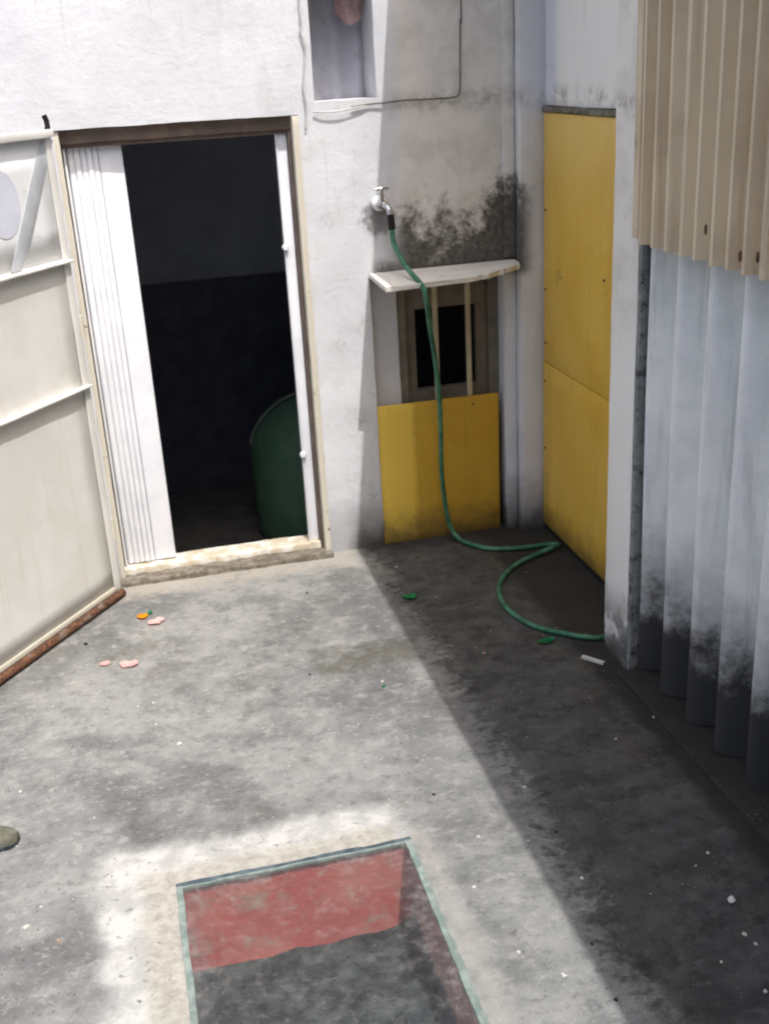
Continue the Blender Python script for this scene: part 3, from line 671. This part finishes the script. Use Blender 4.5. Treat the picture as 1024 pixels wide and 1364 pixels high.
flake('wrapper', 'tiny green scrap touching the orange and yellow wrapper', 'litter', -.070, 4.772, .018, .012, M['greenfoil'], 60, .4)
flake('wrapper', 'pink scrap beside the orange and yellow wrapper', 'litter', -.046, 4.668, .040, .026, M['pinkfoil'], 28, .25)
flake('wrapper', 'larger pink scrap lying apart on the sunlit floor', 'litter', -.178, 4.306, .040, .026, M['pinkfoil'], -20, .25)
flake('wrapper', 'smaller pink scrap left of the larger pink one', 'litter', -.276, 4.348, .022, .018, M['pinkfoil'], 30, .25)
flake('wrapper', 'green scrap on the shaded floor in front of the narrow yellow board', 'litter', 1.10, 4.52, .034, .022, M['greenfoil'], 5, .4)
flake('wrapper', 'green shiny scrap next to the end of the hose loop', 'litter', 1.534, 3.915, .040, .020, M['greenfoil'], 8, .4)
flake('wrapper', 'tiny dark green scrap on the sunlit floor near the shadow edge', 'litter', .80, 3.79, .009, .006, M['greenfoil'], 8, .4)
st_ = box(-.05, .05, -.009, .009, 0, .012, .002); xf(st_, Matrix.Translation((1.652, 3.705, .003)) @ Matrix.Rotation(R(-52), 4, 'Z'))
tag(obj('stick', st_, M['chip'], None, 40), 'short white stick lying at the foot of the white pillar', 'stick')
def stone_mesh(seed):
    bm = bmesh.new(); bmesh.ops.create_icosphere(bm, subdivisions=2, radius=1)
    for v in bm.verts: v.co += noise.noise_vector(v.co*1.4+Vector((seed, 0, 0)))*.55
    xf(bm, Matrix.Diagonal((1, .8, .5, 1))); return bm
CHIPS = [('white', 0.804, 3.828, 0.0065), ('white', -0.094, 3.967, 0.0065), ('white', -0.154, 3.961, 0.0052), ('white', -0.093, 3.802, 0.0052), ('white', -0.013, 3.638, 0.0117), ('white', -0.577, 3.514, 0.0065), ('white', -0.52, 2.804, 0.013), ('white', -0.482, 2.883, 0.0052), ('white', 0.351, 3.368, 0.0045), ('white', 0.867, 2.798, 0.0065), ('white', 0.783, 2.581, 0.0065), ('white', 0.644, 3.555, 0.0045), ('white', -0.571, 3.204, 0.0045), ('white', -0.324, 3.283, 0.0039), ('white', -0.481, 4.071, 0.0039), ('white', 0.109, 3.835, 0.0039), ('white', 0.327, 4.2, 0.0039), ('white', 0.805, 3.835, 0.0065), ('white', 1.698, 3.256, 0.0072), ('white', 1.097, 2.996, 0.0084), ('white', 0.866, 2.795, 0.0065), ('white', 0.782, 2.579, 0.0078), ('white', 0.818, 2.293, 0.0065), ('white', 1.101, 2.519, 0.0078), ('white', 1.509, 2.511, 0.0078), ('white', 1.472, 2.305, 0.0169), ('white', 1.437, 2.174, 0.0084), ('white', 1.446, 2.132, 0.0065), ('white', 1.38, 1.974, 0.0078), ('white', 1.507, 3.168, 0.0052), ('white', 1.01, 2.732, 0.0045), ('white', 0.903, 2.176, 0.0104), ('white', 1.325, 2.1, 0.0052), ('white', 1.447, 2.47, 0.0045), ('dark', 0.662, 4.74, 0.0065), ('dark', -0.355, 4.564, 0.0104), ('dark', 0.792, 3.053, 0.0065), ('dark', 0.536, 3.98, 0.0065), ('dark', 1.109, 2.746, 0.0084), ('dark', 0.795, 3.052, 0.0059), ('dark', 1.0, 2.06, 0.0078), ('dark', 1.021, 2.262, 0.0065), ('white', 1.13, 4.877, 0.0065), ('dark', 1.039, 4.694, 0.0078), ('tan', 1.222, 4.484, 0.0052), ('tan', 1.259, 3.92, 0.0059), ('tan', -0.425, 2.719, 0.0078), ('tan', 1.26, 3.917, 0.0065), ('dark', -0.361, 4.57, 0.0078), ('dark', 0.657, 4.732, 0.0065)]
SUNNY = lambda x, y: x < 1.02
for kind, mt, nm, cat in (('white', 'chip', 'chip', 'chip'), ('dark', 'darkchip', 'crumb', 'crumb'), ('tan', 'tan', 'crumb', 'crumb')):
    pts = [c for c in CHIPS if c[0] == kind]; ms = []; big = sorted(pts, key=lambda c: -c[3])[:3] if kind == 'white' else []
    for i, (_, x, y, s) in enumerate(pts):
        where = 'sunlit' if SUNNY(x, y) else 'shaded'
        grp = '%s %ss scattered over the %s floor' % (kind, nm, where); label = 'small %s %s lying on the %s concrete floor' % (kind, nm, where)
        if (_, x, y, s) in big:
            label = ('largest white chip, on the shaded floor near the corrugated sheets', 'white chip on the sunlit floor left of the pit, biggest there', 'white chip midway between gate and pit, biggest in the open floor')[big.index((_, x, y, s))]
        if i < 4:
            o = obj(nm, stone_mesh(i*3.7+len(kind)), M[mt], None, 50); ms.append(o)
        else:
            o = ms[i % 4].copy(); COL.objects.link(o)
        tag(o, label, cat, grp)
        o.location = (x, y, s*.25); s *= .85; o.scale = (s, s, s); o.rotation_euler = (0, 0, rnd.uniform(0, 6.28))
def grit(name, mat, n, seed, label, fn):
    bm = bmesh.new(); r = random.Random(seed); k = 0
    while k < n:
        x, y = fn(r)
        if PX0-.01 < x < PX1+.01 and PY0-.02 < y < PY1+.02: continue
        s = r.uniform(.0012, .0034); k += 1
        a = r.uniform(0, 6.28)
        vs = [bm.verts.new((x+s*math.cos(a+q*2.1), y+s*math.sin(a+q*2.1), .0005)) for q in range(3)]+[bm.verts.new((x, y, s*.9))]
        for f in ((0, 1, 3), (1, 2, 3), (2, 0, 3)): bm.faces.new([vs[i] for i in f])
    o = obj(name, bm, mat); o['kind'] = 'stuff'; o['label'] = label; o['category'] = 'grit'
grit('pale_grit', M['chip'], 120, 5, 'fine pale grit scattered over the yard floor', lambda r: (r.uniform(-1, 1.7), r.uniform(2.0, 5.05)))
grit('dark_grit', M['darkchip'], 600, 6, 'fine dark grit scattered over the yard floor', lambda r: (r.uniform(-1, 1.7), r.uniform(2.0, 5.1)))

# ------------------------------------------------------------------ shoe at the left edge
def shoe():
    t = thing('shoe', 'olive grey shoe, only its rounded toe showing at the left edge', 'shoe', (-.70, 3.26, 0))
    sec = [(-.145, .028, .055), (-.12, .036, .075), (-.06, .036, .075), (0, .038, .066), (.05, .045, .05), (.09, .044, .042), (.12, .034, .036), (.138, .016, .028)]
    def loft(s, z0, zs):
        bm = bmesh.new(); rings = []
        for x, w, h_ in s:
            rings.append([bm.verts.new((x, w*math.cos(R(a)), z0+max(0, math.sin(R(a)))**.8*h_*zs if a <= 180 else z0)) for a in range(0, 181, 15)])
        for a, b in zip(rings, rings[1:]):
            for k in range(len(a)-1): bm.faces.new((a[k], a[k+1], b[k+1], b[k]))
        bm.faces.new(rings[0]); bm.faces.new(rings[-1]); return bm
    mt = Matrix.Translation((-.70, 3.255, 0)) @ Matrix.Rotation(R(-12), 4, 'Z')
    obj('upper', xf(loft(sec, .012, 1), mt), M['shoe'], t, 60)
    so = prism([(x, w*1.08) for x, w, _ in sec]+[(x, -w*1.08) for x, w, _ in reversed(sec)], .0005, .014); obj('sole', xf(so, mt), M['shoe_dark'], t, 40)
    tg = lathe([(.001, 0), (.8, .0), (1, .006), (.8, .014), (.001, .016)], 20, None, Matrix.Translation((.035, .012, .062)) @ Matrix.Rotation(R(14), 4, 'Y') @ Matrix.Diagonal((.045, .026, 1, 1))); obj('tongue', xf(tg, mt), M['shoe_dark'], t, 50)
shoe()
